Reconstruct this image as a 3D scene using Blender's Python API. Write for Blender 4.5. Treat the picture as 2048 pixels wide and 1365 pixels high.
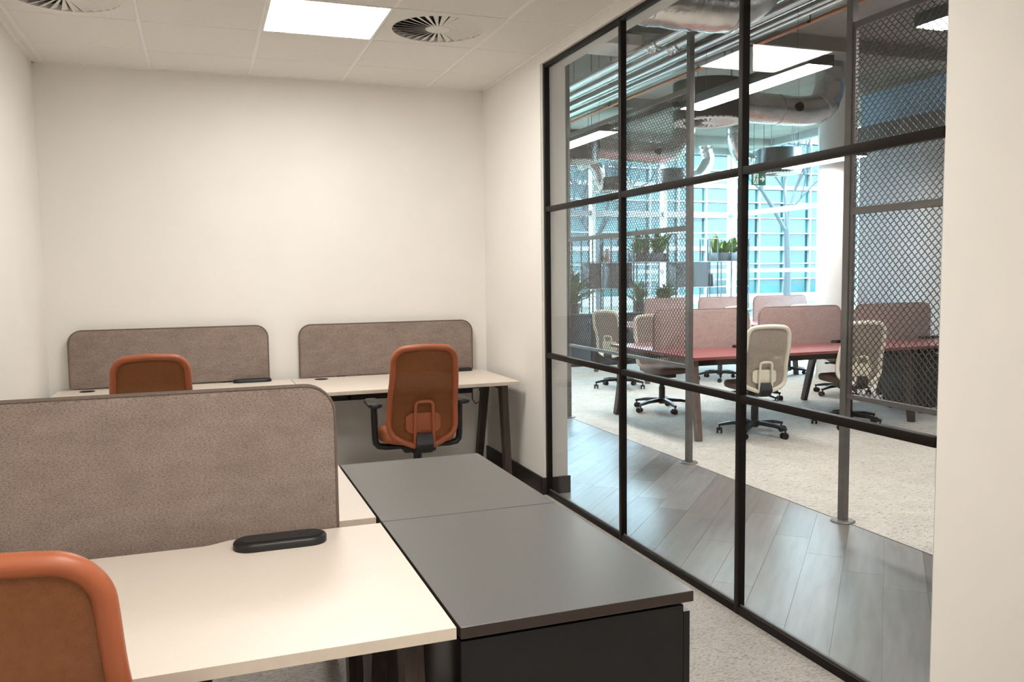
import bpy, bmesh, math, random
from mathutils import Vector, Matrix, Euler
random.seed(7)
sc = bpy.context.scene
for o in list(bpy.data.objects):
    bpy.data.objects.remove(o)
COL = sc.collection

# ------------------------------------------------------------------ camera
YAW, PITCH, ROLL, CZ, FPX = 0.34984, -0.07942, -0.01197, 1.4685, 1694.35
fw = Vector((math.sin(YAW)*math.cos(PITCH), math.cos(YAW)*math.cos(PITCH), math.sin(PITCH)))
rt = Vector((math.cos(YAW), -math.sin(YAW), 0.0))
up = rt.cross(fw)
rt2 = math.cos(ROLL)*rt + math.sin(ROLL)*up
up2 = -math.sin(ROLL)*rt + math.cos(ROLL)*up
cd = bpy.data.cameras.new('camera')
cd.sensor_width = 36.0
cd.lens = FPX/2048*36.0
cd.clip_start = 0.05
cam = bpy.data.objects.new('camera', cd)
COL.objects.link(cam)
M = Matrix((rt2, up2, -fw)).transposed().to_4x4()
M.translation = Vector((0, 0, CZ))
cam.matrix_world = M
sc.camera = cam

# ------------------------------------------------------------------ world, exposure
PANEL_L = 41.0        # brightness of the recessed ceiling panels
STRIP_L = 62.0         # brightness of the open office pendants
SKY = (0.56, 0.83, 1.0)
SKY_L = 46.0
w = bpy.data.worlds.new('overcast_sky')
sc.world = w
w.use_nodes = True
nt = w.node_tree
bg = nt.nodes['Background']
bg.inputs[0].default_value = (*SKY, 1)
bg.inputs[1].default_value = SKY_L
sc.view_settings.view_transform = 'Standard'
sc.view_settings.look = 'None'
sc.view_settings.exposure = 0.0
sc.view_settings.gamma = 1.0
sc.view_settings.use_curve_mapping = False
try:
    sc.cycles.transparent_max_bounces = 32
    sc.cycles.max_bounces = 10
    sc.cycles.diffuse_bounces = 6
except Exception:
    pass

# ------------------------------------------------------------------ dimensions
D, W, L, H = 6.308, 2.113, -0.976, 2.869      # back wall, glazed partition, left wall, ceiling
REAR, SLAB = -2.5, 3.92
TILE, X0, YA = 0.64, -0.909, 5.784
ZD = 0.73                                     # desk height

# ------------------------------------------------------------------ materials
MATS = {}
def mat(name, col, rough=0.6, metal=0.0, spec=0.5, var=0.06, scale=18.0, bump=0.0, bscale=None, stretch=None,
        emit=None, alpha=1.0, col2=None, detail=3.0, sheen=0.0, coat=0.0):
    if name in MATS:
        return MATS[name]
    m = bpy.data.materials.new(name)
    m.use_nodes = True
    t = m.node_tree
    b = t.nodes['Principled BSDF']
    b.inputs['Roughness'].default_value = rough
    b.inputs['Metallic'].default_value = metal
    b.inputs['Specular IOR Level'].default_value = spec
    b.inputs['Alpha'].default_value = alpha
    if sheen:
        b.inputs['Sheen Weight'].default_value = sheen
    if coat:
        b.inputs['Coat Weight'].default_value = coat
    if emit:
        b.inputs['Emission Color'].default_value = (*emit[0], 1)
        b.inputs['Emission Strength'].default_value = emit[1]
    tc = t.nodes.new('ShaderNodeTexCoord')
    mp = t.nodes.new('ShaderNodeMapping')
    if stretch:
        mp.inputs['Scale'].default_value = stretch
    t.links.new(tc.outputs['Object'], mp.inputs['Vector'])
    nz = t.nodes.new('ShaderNodeTexNoise')
    nz.inputs['Scale'].default_value = scale
    nz.inputs['Detail'].default_value = detail
    t.links.new(mp.outputs['Vector'], nz.inputs['Vector'])
    rp = t.nodes.new('ShaderNodeValToRGB')
    c2 = col2 if col2 else tuple(min(1, c*(1+var)) for c in col)
    c1 = col if col2 else tuple(c*(1-var) for c in col)
    rp.color_ramp.elements[0].position = 0.32
    rp.color_ramp.elements[1].position = 0.68
    rp.color_ramp.elements[0].color = (*c1, 1)
    rp.color_ramp.elements[1].color = (*c2, 1)
    t.links.new(nz.outputs['Fac'], rp.inputs['Fac'])
    t.links.new(rp.outputs['Color'], b.inputs['Base Color'])
    if bump:
        bn = t.nodes.new('ShaderNodeTexNoise')
        bn.inputs['Scale'].default_value = bscale or scale*4
        bn.inputs['Detail'].default_value = 4
        t.links.new(mp.outputs['Vector'], bn.inputs['Vector'])
        bp = t.nodes.new('ShaderNodeBump')
        bp.inputs['Strength'].default_value = bump
        bp.inputs['Distance'].default_value = 0.01
        t.links.new(bn.outputs['Fac'], bp.inputs['Height'])
        t.links.new(bp.outputs['Normal'], b.inputs['Normal'])
    MATS[name] = m
    return m

def glass_mat(name, tint=(0.97, 0.985, 0.98), ior=1.5):
    if name in MATS:
        return MATS[name]
    m = bpy.data.materials.new(name)
    m.use_nodes = True
    t = m.node_tree
    t.nodes.remove(t.nodes['Principled BSDF'])
    out = t.nodes['Material Output']
    tr = t.nodes.new('ShaderNodeBsdfTransparent')
    tr.inputs[0].default_value = (*tint, 1)
    gl = t.nodes.new('ShaderNodeBsdfGlossy')
    gl.inputs['Roughness'].default_value = 0.0
    fr = t.nodes.new('ShaderNodeFresnel')
    # the node inverts the index on back faces: undo that so both faces of a pane reflect alike
    ge = t.nodes.new('ShaderNodeNewGeometry')
    ma = t.nodes.new('ShaderNodeMath'); ma.operation = 'MULTIPLY_ADD'
    ma.inputs[1].default_value = 1/ior-ior; ma.inputs[2].default_value = ior
    t.links.new(ge.outputs['Backfacing'], ma.inputs[0])
    t.links.new(ma.outputs[0], fr.inputs[0])
    mx = t.nodes.new('ShaderNodeMixShader')
    t.links.new(fr.outputs[0], mx.inputs[0])
    t.links.new(tr.outputs[0], mx.inputs[1])
    t.links.new(gl.outputs[0], mx.inputs[2])
    t.links.new(mx.outputs[0], out.inputs[0])
    MATS[name] = m
    return m

def felt_mat(name, a, b_):
    m = mat(name, a, rough=0.95, spec=0.1, scale=9, col2=b_, bump=0.5, bscale=420, detail=8, sheen=0.15, stretch=(1, 1, 2.2))
    t = m.node_tree
    # short darker fibres on top of the soft mottling
    nz = t.nodes.new('ShaderNodeTexNoise'); nz.inputs['Scale'].default_value = 160; nz.inputs['Detail'].default_value = 6
    mp2 = t.nodes.new('ShaderNodeMapping'); mp2.inputs['Scale'].default_value = (1, 1, 3.0)
    tc = [n for n in t.nodes if n.type == 'TEX_COORD'][0]
    t.links.new(tc.outputs['Object'], mp2.inputs[0]); t.links.new(mp2.outputs[0], nz.inputs['Vector'])
    rp = t.nodes.new('ShaderNodeValToRGB')
    rp.color_ramp.elements[0].position = 0.36; rp.color_ramp.elements[0].color = (.62, .60, .60, 1)
    rp.color_ramp.elements[1].position = 0.56; rp.color_ramp.elements[1].color = (1.04, 1.04, 1.04, 1)
    t.links.new(nz.outputs['Fac'], rp.inputs[0])
    mx = t.nodes.new('ShaderNodeMix'); mx.data_type = 'RGBA'; mx.blend_type = 'MULTIPLY'; mx.inputs[0].default_value = 1
    old = [n for n in t.nodes if n.type == 'VALTORGB'][0]
    bs = t.nodes['Principled BSDF']
    t.links.new(old.outputs[0], mx.inputs[6]); t.links.new(rp.outputs[0], mx.inputs[7])
    t.links.new(mx.outputs[2], bs.inputs['Base Color'])
    return m

def carpet_mat(name, base, dark, fleck_scale, fleck_amt, stretch):
    if name in MATS:
        return MATS[name]
    m = mat(name, tuple(c*0.93 for c in base), rough=1.0, spec=0.05, scale=5, col2=tuple(c*1.05 for c in base), bump=0.6, bscale=260, detail=6)
    t = m.node_tree
    tc = [n for n in t.nodes if n.type == 'TEX_COORD'][0]
    mp2 = t.nodes.new('ShaderNodeMapping'); mp2.inputs['Scale'].default_value = stretch; mp2.inputs['Rotation'].default_value = (0, 0, .5)
    nz = t.nodes.new('ShaderNodeTexNoise'); nz.inputs['Scale'].default_value = fleck_scale; nz.inputs['Detail'].default_value = 7
    nz.inputs['Distortion'].default_value = 1.2
    t.links.new(tc.outputs['Object'], mp2.inputs[0]); t.links.new(mp2.outputs[0], nz.inputs['Vector'])
    rp = t.nodes.new('ShaderNodeValToRGB')
    rp.color_ramp.elements[0].position = fleck_amt - .07; rp.color_ramp.elements[0].color = (1, 1, 1, 1)
    rp.color_ramp.elements[1].position = fleck_amt + .07; rp.color_ramp.elements[1].color = (*dark, 1)
    t.links.new(nz.outputs['Fac'], rp.inputs[0])
    mx = t.nodes.new('ShaderNodeMix'); mx.data_type = 'RGBA'; mx.blend_type = 'MULTIPLY'; mx.inputs[0].default_value = 1
    old = [n for n in t.nodes if n.type == 'VALTORGB'][0]
    bs = t.nodes['Principled BSDF']
    t.links.new(old.outputs[0], mx.inputs[6]); t.links.new(rp.outputs[0], mx.inputs[7])
    t.links.new(mx.outputs[2], bs.inputs['Base Color'])
    return m

def chair_mesh_mat(name, col, hole):
    """knitted chair back: real small holes made by a fine procedural weave in the alpha"""
    if name in MATS:
        return MATS[name]
    m = mat(name, col, rough=0.8, spec=0.2, var=0.08, scale=60)
    t = m.node_tree
    b = t.nodes['Principled BSDF']
    tc = [n for n in t.nodes if n.type == 'TEX_COORD'][0]
    w1 = t.nodes.new('ShaderNodeTexWave'); w1.wave_type = 'BANDS'; w1.bands_direction = 'X'; w1.inputs['Scale'].default_value = 190
    w2 = t.nodes.new('ShaderNodeTexWave'); w2.wave_type = 'BANDS'; w2.bands_direction = 'Z'; w2.inputs['Scale'].default_value = 230
    t.links.new(tc.outputs['Object'], w1.inputs[0]); t.links.new(tc.outputs['Object'], w2.inputs[0])
    mu = t.nodes.new('ShaderNodeMath'); mu.operation = 'MULTIPLY'
    t.links.new(w1.outputs['Fac'], mu.inputs[0]); t.links.new(w2.outputs['Fac'], mu.inputs[1])
    gt = t.nodes.new('ShaderNodeMath'); gt.operation = 'LESS_THAN'; gt.inputs[1].default_value = hole
    t.links.new(mu.outputs[0], gt.inputs[0])
    t.links.new(gt.outputs[0], b.inputs['Alpha'])
    return m

M_WALL = mat('wall_paint', (.80, .775, .735), rough=.75, spec=.25, var=.012, scale=3, bump=.04, bscale=300)
M_TILE = mat('ceiling_tile', (.79, .765, .725), rough=.9, spec=.15, var=.03, scale=90, bump=.12, bscale=240)
M_GRID = mat('ceiling_grid', (.84, .82, .78), rough=.5, var=.02)
M_TRIMW = mat('white_trim', (.78, .755, .715), rough=.5, var=.02)
M_FRAME = mat('bronze_frame', (.009, .006, .005), rough=.5, var=.1, spec=.22)
M_SKIRT = mat('dark_skirting', (.011, .008, .007), rough=.5, var=.1)
M_GLASS = glass_mat('partition_glass', (.985, .99, .988), 1.22)
M_WGLASS = glass_mat('window_glass', (.95, .985, .99), 1.10)
M_DESK = mat('cream_laminate', (.72, .645, .565), rough=.42, spec=.4, var=.012, scale=60)
M_DESKEDGE = mat('cream_edge_band', (.58, .495, .41), rough=.5, var=.03, scale=40)
M_RED = mat('red_laminate', (.36, .115, .120), rough=.30, spec=.45, var=.03, scale=40)
M_REDEDGE = mat('red_edge_band', (.23, .065, .058), rough=.5, var=.03)
M_GREY = mat('grey_laminate', (.105, .105, .104), rough=.30, spec=.5, var=.08, scale=260)
M_GREYEDGE = mat('brown_edge_band', (.024, .014, .010), rough=.45, var=.1)
M_BLACKGL = mat('black_gloss_board', (.004, .004, .0045), rough=.16, spec=.4, var=.1)
M_BLACK = mat('black_plastic', (.006, .006, .007), rough=.42, var=.1)
M_BLACKM = mat('black_metal', (.016, .016, .017), rough=.45, metal=.3, var=.1)
M_CHARC = mat('charcoal_plastic', (.020, .021, .023), rough=.5, var=.1)
M_FELT = felt_mat('taupe_felt', (.295, .23, .195), (.355, .28, .24))
M_FELTP = mat('taupe_piping', (.155, .115, .095), rough=.9, var=.15, scale=200)
M_FELT2 = felt_mat('pink_beige_felt_lit', (.55, .425, .39), (.62, .49, .45))  # same felt as the taupe screens, colour lightened for the brighter open office
M_FELTP2 = mat('pink_beige_piping', (.30, .215, .195), rough=.9, var=.15, scale=200)
M_ORANGE = mat('orange_plastic', (.35, .092, .032), rough=.45, var=.05, scale=12)
M_ORMESH = chair_mesh_mat('orange_mesh', (.21, .075, .025), .94)
M_ORFAB = mat('orange_fabric', (.36, .105, .036), rough=.9, var=.12, scale=220, bump=.3, bscale=600)
M_CREAM = mat('cream_plastic', (.86, .81, .67), rough=.45, var=.04, scale=12)
M_CRMESH = chair_mesh_mat('beige_mesh', (.40, .34, .295), .94)
M_CRFAB = mat('taupe_fabric', (.17, .125, .105), rough=.9, var=.12, scale=220, bump=.3, bscale=600)
M_WALNUT = mat('dark_wood', (.05, .031, .023), rough=.5, var=.3, scale=6, stretch=(12, 12, 1), bump=.1)
M_TAUPEW = mat('taupe_wood', (.16, .115, .09), rough=.5, var=.25, scale=6, stretch=(12, 12, 1), bump=.1)
M_CARPET = carpet_mat('room_carpet', (.53, .495, .455), (.60, .58, .58), 60, .56, (1, 2.4, 1))
M_CARPET2 = carpet_mat('office_carpet', (.62, .575, .515), (.50, .47, .45), 30, .60, (1, 3.2, 1))
M_CONC = mat('concrete', (.27, .268, .245), rough=.85, var=.14, scale=2.2, bump=.1, detail=6)
M_GREYWALL = mat('grey_wall', (.40, .405, .415), rough=.7, var=.03, scale=3)
M_COLUMN = mat('white_column', (.78, .77, .75), rough=.6, var=.02)
M_STEEL = mat('grey_steel', (.17, .155, .145), rough=.45, metal=.2, var=.08)
M_MESHW = mat('expanded_steel', (.085, .078, .072), rough=.6, spec=.2, var=.1)
M_FOIL = mat('duct_foil', (.72, .70, .69), rough=.24, metal=.95, var=.06, scale=12, bump=.5, bscale=22)
M_PIPE = mat('silver_lagging', (.70, .66, .66), rough=.22, metal=.95, var=.05, bump=.08, bscale=30)
M_COPPER = mat('copper_pipe', (.42, .165, .075), rough=.4, metal=.5, var=.1)
M_DRUM = mat('dark_drum', (.095, .092, .09), rough=.35, metal=.5, var=.08)
M_ALU = mat('white_aluminium', (.78, .80, .80), rough=.4, var=.02)
M_GREYALU = mat('grey_aluminium', (.36, .37, .375), rough=.4, var=.03)
M_CABGREY = mat('graphite_cabinet', (.050, .050, .052), rough=.55, var=.06)
M_LEAF = mat('leaf_green', (.045, .13, .032), rough=.5, var=.35, scale=9)
M_LEAF2 = mat('leaf_lime', (.11, .17, .035), rough=.5, var=.35, scale=9)
M_BARK = mat('bark', (.012, .014, .015), rough=.9, var=.2, bump=.3)
M_LAWN = mat('lawn_grass', (.018, .029, .011), rough=1, var=.25, scale=1.5, bump=.3, bscale=60)
M_FACW = mat('facade_white', (.105, .11, .11), rough=.5, var=.02)
M_GREEN = mat('sign_green', (.01, .16, .10), rough=.4, emit=((.01, .20, .13), .25))
M_SIGNW = mat('sign_white', (.8, .85, .82), rough=.4, emit=((.75, .9, .85), .5))
M_LAMP = mat('lamp_diffuser', (.9, .9, .88), rough=.5, emit=((1.0, .965, .915), PANEL_L))
M_STRIP = mat('strip_diffuser', (.9, .9, .88), rough=.5, emit=((1.0, .97, .93), STRIP_L))
M_PINK = mat('pink_ceramic', (.45, .28, .23), rough=.5)
M_FACG = [mat('facade_glass_%s' % k, c, rough=.12, spec=.22, var=.22, scale=.8) for k, c in
          (('cyan', (.006, .030, .031)), ('pale', (.012, .040, .041)), ('teal', (.002, .017, .019)))]

# ------------------------------------------------------------------ mesh helpers
def finish(name, bm, m, parent=None, smooth=35):
    me = bpy.data.meshes.new(name)
    bmesh.ops.recalc_face_normals(bm, faces=bm.faces)
    bm.to_mesh(me); bm.free()
    if smooth:
        me.polygons.foreach_set('use_smooth', [True]*len(me.polygons))
        me.set_sharp_from_angle(angle=math.radians(smooth))
    if isinstance(m, (list, tuple)):
        for x in m: me.materials.append(x)
    else:
        me.materials.append(m)
    o = bpy.data.objects.new(name, me)
    COL.objects.link(o)
    if parent: o.parent = parent
    return o
def B(): return bmesh.new()
def box(bm, a, b, bev=0.0, seg=2):
    x0, y0, z0 = a; x1, y1, z1 = b
    vs = [bm.verts.new(p) for p in ((x0,y0,z0),(x1,y0,z0),(x1,y1,z0),(x0,y1,z0),(x0,y0,z1),(x1,y0,z1),(x1,y1,z1),(x0,y1,z1))]
    fs = [bm.faces.new([vs[i] for i in f]) for f in ((0,3,2,1),(4,5,6,7),(0,1,5,4),(1,2,6,5),(2,3,7,6),(3,0,4,7))]
    if bev:
        es = list({e for f in fs for e in f.edges})
        bmesh.ops.bevel(bm, geom=es, offset=bev, segments=seg, affect='EDGES', profile=.5)
    return bm
def tube(bm, pts, r, seg=8, closed=False, flat=None, cap=True):
    """sweep a circle (or an ellipse: flat = scale of the second axis) along points"""
    pts = [Vector(p) for p in pts]; n = len(pts)
    rs = r if isinstance(r, (list, tuple)) else [r]*n
    tang = []
    for i in range(n):
        if closed: d = pts[(i+1) % n]-pts[i-1]
        else: d = pts[min(i+1, n-1)]-pts[max(i-1, 0)]
        tang.append(d.normalized())
    ref = Vector((0, 0, 1)) if abs(tang[0].z) < .9 else Vector((0, 1, 0))
    a = (ref - tang[0]*ref.dot(tang[0])).normalized()
    rings = []
    for i in range(n):
        a = (a - tang[i]*a.dot(tang[i])).normalized()
        b = tang[i].cross(a)
        k = flat if flat else 1.0
        rings.append([bm.verts.new(pts[i] + a*rs[i]*math.cos(2*math.pi*j/seg) + b*rs[i]*k*math.sin(2*math.pi*j/seg)) for j in range(seg)])
    m = n if closed else n-1
    for i in range(m):
        A, C = rings[i], rings[(i+1) % n]
        off = 0
        if closed and i == n-1:
            off = min(range(seg), key=lambda s: (A[0].co-C[s].co).length)
        for j in range(seg):
            bm.faces.new((A[j], A[(j+1) % seg], C[(j+1+off) % seg], C[(j+off) % seg]))
    if not closed and cap:
        bm.faces.new(rings[0][::-1]); bm.faces.new(rings[-1])
    return bm
def cyl(bm, p, q, r, seg=16): return tube(bm, [p, q], r, seg)
def lathe(bm, prof, seg=24, c=(0, 0, 0)):
    rings = []
    for (r, z) in prof:
        if r < 1e-5: rings.append([bm.verts.new((c[0], c[1], c[2]+z))])
        else: rings.append([bm.verts.new((c[0]+r*math.cos(2*math.pi*j/seg), c[1]+r*math.sin(2*math.pi*j/seg), c[2]+z)) for j in range(seg)])
    for A, C in zip(rings, rings[1:]):
        for j in range(seg):
            k = (j+1) % seg
            if len(A) == 1 and len(C) == 1: continue
            if len(A) == 1: bm.faces.new((A[0], C[k], C[j]))
            elif len(C) == 1: bm.faces.new((A[j], A[k], C[0]))
            else: bm.faces.new((A[j], A[k], C[k], C[j]))
    return bm
def prism(bm, poly, axis, a, b):
    """extrude a 2D polygon along an axis between a and b; poly coordinates are the two other axes in order"""
    def P(u, v, t):
        return {'x': (t, u, v), 'y': (u, t, v), 'z': (u, v, t)}[axis]
    lo = [bm.verts.new(P(u, v, a)) for u, v in poly]
    hi = [bm.verts.new(P(u, v, b)) for u, v in poly]
    n = len(poly)
    f1 = bm.faces.new(lo); f2 = bm.faces.new(hi[::-1])
    for i in range(n):
        bm.faces.new((lo[i], hi[i], hi[(i+1) % n], lo[(i+1) % n]))
    return [f1, f2]
def rrect(x0, y0, x1, y1, r, n=6, corners=(1, 1, 1, 1)):
    out = []
    cs = ((x1-r, y1-r, 0), (x0+r, y1-r, 90), (x0+r, y0+r, 180), (x1-r, y0+r, 270))
    sq = ((x1, y1), (x0, y1), (x0, y0), (x1, y0))
    for k, (cx, cy, a0) in enumerate(cs):
        if corners[k]:
            for i in range(n+1):
                a = math.radians(a0 + 90*i/n)
                out.append((cx+r*math.cos(a), cy+r*math.sin(a)))
        else: out.append(sq[k])
    return out
def beam(bm, p, q, w, d, w2=None, d2=None, side=(1, 0, 0)):
    """tapered rectangular bar from p to q"""
    p, q = Vector(p), Vector(q); t = (q-p).normalized()
    s = Vector(side); s = (s - t*s.dot(t)).normalized(); n = t.cross(s)
    w2 = w2 or w; d2 = d2 or d
    A = [bm.verts.new(p + s*w*.5*i + n*d*.5*j) for i, j in ((-1,-1),(1,-1),(1,1),(-1,1))]
    C = [bm.verts.new(q + s*w2*.5*i + n*d2*.5*j) for i, j in ((-1,-1),(1,-1),(1,1),(-1,1))]
    bm.faces.new(A[::-1]); bm.faces.new(C)
    for i in range(4):
        bm.faces.new((A[i], A[(i+1) % 4], C[(i+1) % 4], C[i]))
    return bm
def arc(c, r, a0, a1, n, plane='xz'):
    out = []
    for i in range(n+1):
        a = math.radians(a0+(a1-a0)*i/n); u, v = r*math.cos(a), r*math.sin(a)
        out.append(Vector(c) + (Vector((u, 0, v)) if plane == 'xz' else Vector((u, v, 0)) if plane == 'xy' else Vector((0, u, v))))
    return out
def thing(name, label, cat, loc=(0, 0, 0), rz=0.0, group=None):
    o = bpy.data.objects.new(name, None)
    o.empty_display_size = .1
    COL.objects.link(o); o.location = loc; o.rotation_euler = (0, 0, rz)
    return tag(o, label, cat, group)
def tag(o, label, cat, group=None):
    o['label'] = label; o['category'] = cat
    if group: o['group'] = group
    return o
def struct(name, bm, m, parent=None, smooth=35, label=None):
    o = finish(name, bm, m, parent, smooth)
    if not parent: o['kind'] = 'structure'
    if label: o['label'] = label
    return o
def structe(name, label=None):
    o = bpy.data.objects.new(name, None); COL.objects.link(o); o['kind'] = 'structure'
    if label: o['label'] = label
    return o
def copy_tree(o, parent=None):
    c = o.copy(); COL.objects.link(c); c.parent = parent
    for ch in [x for x in o.children]:
        copy_tree(ch, c)
    return c
def link_copy(o, parent, loc=(0, 0, 0), rot=(0, 0, 0), scale=(1, 1, 1)):
    c = bpy.data.objects.new(o.name.split('.')[0], o.data); COL.objects.link(c)
    c.parent = parent; c.location = loc; c.rotation_euler = rot; c.scale = scale
    return c

# ================================================================== ROOM SHELL
bm = box(B(), (L-.12, D, 0), (2.26, D+.12, SLAB)); struct('wall_back', bm, M_WALL)
bm = box(B(), (L-.12, REAR, 0), (L, D, SLAB)); struct('wall_left', bm, M_WALL)
bm = box(B(), (L-.12, REAR-.12, 0), (2.9, REAR, SLAB)); struct('wall_rear', bm, M_WALL)
bm = box(B(), (2.085, 5.135, 0), (2.26, D, 2.80)); struct('wall_right', bm, M_WALL)
bm = B(); prism(bm, [(2.104, 1.968), (2.224, 2.083), (2.95, 2.083), (2.95, 1.968)], 'z', 0, 2.80); box(bm, (2.9, REAR-.12, 0), (3.0, 1.968, SLAB)); struct('wall_right_near', bm, M_WALL)
bm = box(B(), (2.085, 1.955, 2.80), (2.26, D, SLAB)); box(bm, (2.26, 1.955, 2.80), (3.0, 2.075, SLAB)); struct('trim_1', bm, M_TRIMW)
bm = box(B(), (L, REAR, -.06), (2.113, D, 0)); box(bm, (2.113, REAR, -.06), (2.9, 1.955, 0)); struct('floor', bm, M_CARPET)
# skirting
bm = box(B(), (2.068, 5.12, 0), (2.085, D-.017, .115), .003)
box(bm, (2.068, 5.118, 0), (2.275, 5.135, .115), .003)
struct('baseboard_right', bm, M_SKIRT)
bm = box(B(), (L, REAR, 0), (L+.017, D-.017, .115), .003); struct('baseboard_left', bm, M_SKIRT)

# ceiling: grid base, tiles as pieces
bm = box(B(), (L, REAR, H+.045), (2.085, D, H+.08)); box(bm, (2.085, REAR, H+.012), (2.9, 1.955, H+.08))
ceil = struct('ceiling', bm, M_GRID)
bm = box(B(), (L, D-.022, H-.004), (2.085, D, H+.012)); box(bm, (L, REAR, H-.004), (L+.022, D, H+.012)); box(bm, (2.063, 1.955, H-.004), (2.085, D, H+.012))
finish('edge_angle', bm, M_GRID, ceil)
xs = [L] + [X0+TILE*i for i in range(5)] + [2.085]
ys = [D]+[YA-TILE*i for i in range(13)]
for x in xs[1:-1]:
    bm = box(B(), (x-.012, REAR, H+.003), (x+.012, D-.02, H+.045)); finish('grid_bar', bm, M_GRID, ceil, 0)
for y in ys[1:]:
    if y > REAR:
        bm = box(B(), (L+.02, y-.012, H+.004), (2.065, y+.012, H+.044)); finish('grid_bar', bm, M_GRID, ceil, 0)
LIGHTS = {(3, 2), (3, 8), (3, 11)}
VENTS = {(4, 2), (1, 2), (5, 7)}
tile_cache = {}
def tile_mesh(wx, wy):
    key = (round(wx, 3), round(wy, 3))
    if key not in tile_cache:
        bm = B(); g = .006
        x, y = wx/2-g, wy/2-g; xi, yi = x-.009, y-.009
        vs = [[bm.verts.new((sx*a, sy*b, z)) for sx, sy in ((-1,-1),(1,-1),(1,1),(-1,1))] for a, b, z in ((x, y, .012), (x, y, .006), (xi, yi, 0))]
        for A, C in zip(vs, vs[1:]):
            for i in range(4): bm.faces.new((A[i], A[(i+1) % 4], C[(i+1) % 4], C[i]))
        bm.faces.new(vs[2])
        o = finish('ceiling_tile', bm, M_TILE, None, 0)
        tile_cache[key] = o
        return o, True
    return tile_cache[key], False
for i in range(len(xs)-1):
    for j in range(len(ys)-1):
        if (i, j) in LIGHTS or (i, j) in VENTS: continue
        wx, wy = xs[i+1]-xs[i], ys[j]-ys[j+1]
        o, new = tile_mesh(wx, wy)
        loc = ((xs[i]+xs[i+1])/2, (ys[j]+ys[j+1])/2, H)
        if new: o.parent = ceil; o.location = loc
        else: link_copy(o, ceil, loc)
# recessed light panels
lp0 = None
for (i, j) in sorted(LIGHTS):
    cx, cy = (xs[i]+xs[i+1])/2, (ys[j]+ys[j+1])/2
    if lp0 is None:
        t = thing('ceiling_light_panel', '', 'ceiling light', (cx, cy, H))
        bm = B(); h = TILE/2
        for a, b in (((-h+.004, -h+.004, -.003), (h-.004, -h+.018, .012)), ((-h+.004, h-.018, -.003), (h-.004, h-.004, .012)),
                     ((-h+.004, -h+.018, -.003), (-h+.018, h-.018, .012)), ((h-.018, -h+.018, -.003), (h-.004, h-.018, .012))):
            box(bm, a, b)
        finish('frame', bm, M_GRID, t)
        bm = box(B(), (-h+.018, -h+.018, .0), (h-.018, h-.018, .012)); finish('diffuser', bm, M_LAMP, t)
        lp0 = t
    else:
        t = copy_tree(lp0); t.location = (cx, cy, H)
    t['label'] = ('square white recessed light panel in the tiled ceiling beside the swirl vents' if (i, j) == (3, 2)
                  else 'square white recessed light panel in the tiled ceiling above the open end of the room')
    t['category'] = 'ceiling light'; t['group'] = 'recessed ceiling light panels'
# swirl vents
def make_vent(label, loc, size, rad, m_face, m_back, nv=30, name='ceiling_vent', cat='vent', round_plate=False):
    t = thing(name, label, cat, loc)
    h = size/2-.005
    bm = B(); seg = 48
    inner = [(rad*math.cos(2*math.pi*k/seg), rad*math.sin(2*math.pi*k/seg)) for k in range(seg)]
    if round_plate: outer = [(h*math.cos(2*math.pi*k/seg), h*math.sin(2*math.pi*k/seg)) for k in range(seg)]
    else:
        outer = []
        for x, y in inner:
            s = h/max(abs(x), abs(y)); outer.append((x*s, y*s))
    lo_i = [bm.verts.new((x, y, 0)) for x, y in inner]; lo_o = [bm.verts.new((x, y, 0)) for x, y in outer]
    hi_o = [bm.verts.new((x, y, .012)) for x, y in outer]; hi_i = [bm.verts.new((x, y, .03)) for x, y in inner]
    for k in range(seg):
        q = (k+1) % seg
        bm.faces.new((lo_i[k], lo_i[q], lo_o[q], lo_o[k])); bm.faces.new((lo_o[k], lo_o[q], hi_o[q], hi_o[k])); bm.faces.new((lo_i[q], lo_i[k], hi_i[k], hi_i[q]))
    face = finish('face_plate', bm, m_face, t, 30)
    bm = lathe(B(), [(0, .034), (rad, .034), (rad, .030), (0, .030)], 32); finish('dark_plenum', bm, m_back, t)
    bm = lathe(B(), [(0, -.001), (.26*rad, -.001), (.28*rad, .003), (.28*rad, .012), (0, .012)], 24); finish('hub', bm, m_face, t)
    bm = B()
    r0, r1 = .25*rad, rad*1.0
    wi, wo = 2*math.pi*r0/nv*.70, 2*math.pi*r1/nv*.60
    # one tilted vane
    v = [(r0, -wi/2, .0035), (r1, -wo/2, .0105), (r1, wo/2, .000), (r0, wi/2, .000)]
    lo = [bm.verts.new(p) for p in v]; hi = [bm.verts.new((x, y, z+.0015)) for x, y, z in v]
    bm.faces.new(lo); bm.faces.new(hi[::-1])
    for k in range(4): bm.faces.new((lo[k], hi[k], hi[(k+1) % 4], lo[(k+1) % 4]))
    vane = finish('vane', bm, m_face, t, 0)
    for k in range(1, nv): link_copy(vane, t, (0, 0, 0), (0, 0, 2*math.pi*k/nv))
    return t
for (i, j), lab in zip(((4, 2), (1, 2), (5, 7)), ('white round swirl air vent right beside the lit ceiling panel',
                       'white round swirl air vent in the ceiling by the left wall', 'white round swirl air vent in the ceiling near the end wall stub')):
    if (i, j) == (5, 7): continue
    make_vent(lab, ((xs[i]+xs[i+1])/2, (ys[j]+ys[j+1])/2, H), TILE, .262, M_TILE, M_BLACK)
o, new = tile_mesh(xs[6]-xs[5], TILE)
link_copy(o, ceil, ((xs[5]+xs[6])/2, (ys[7]+ys[8])/2, H))

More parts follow.
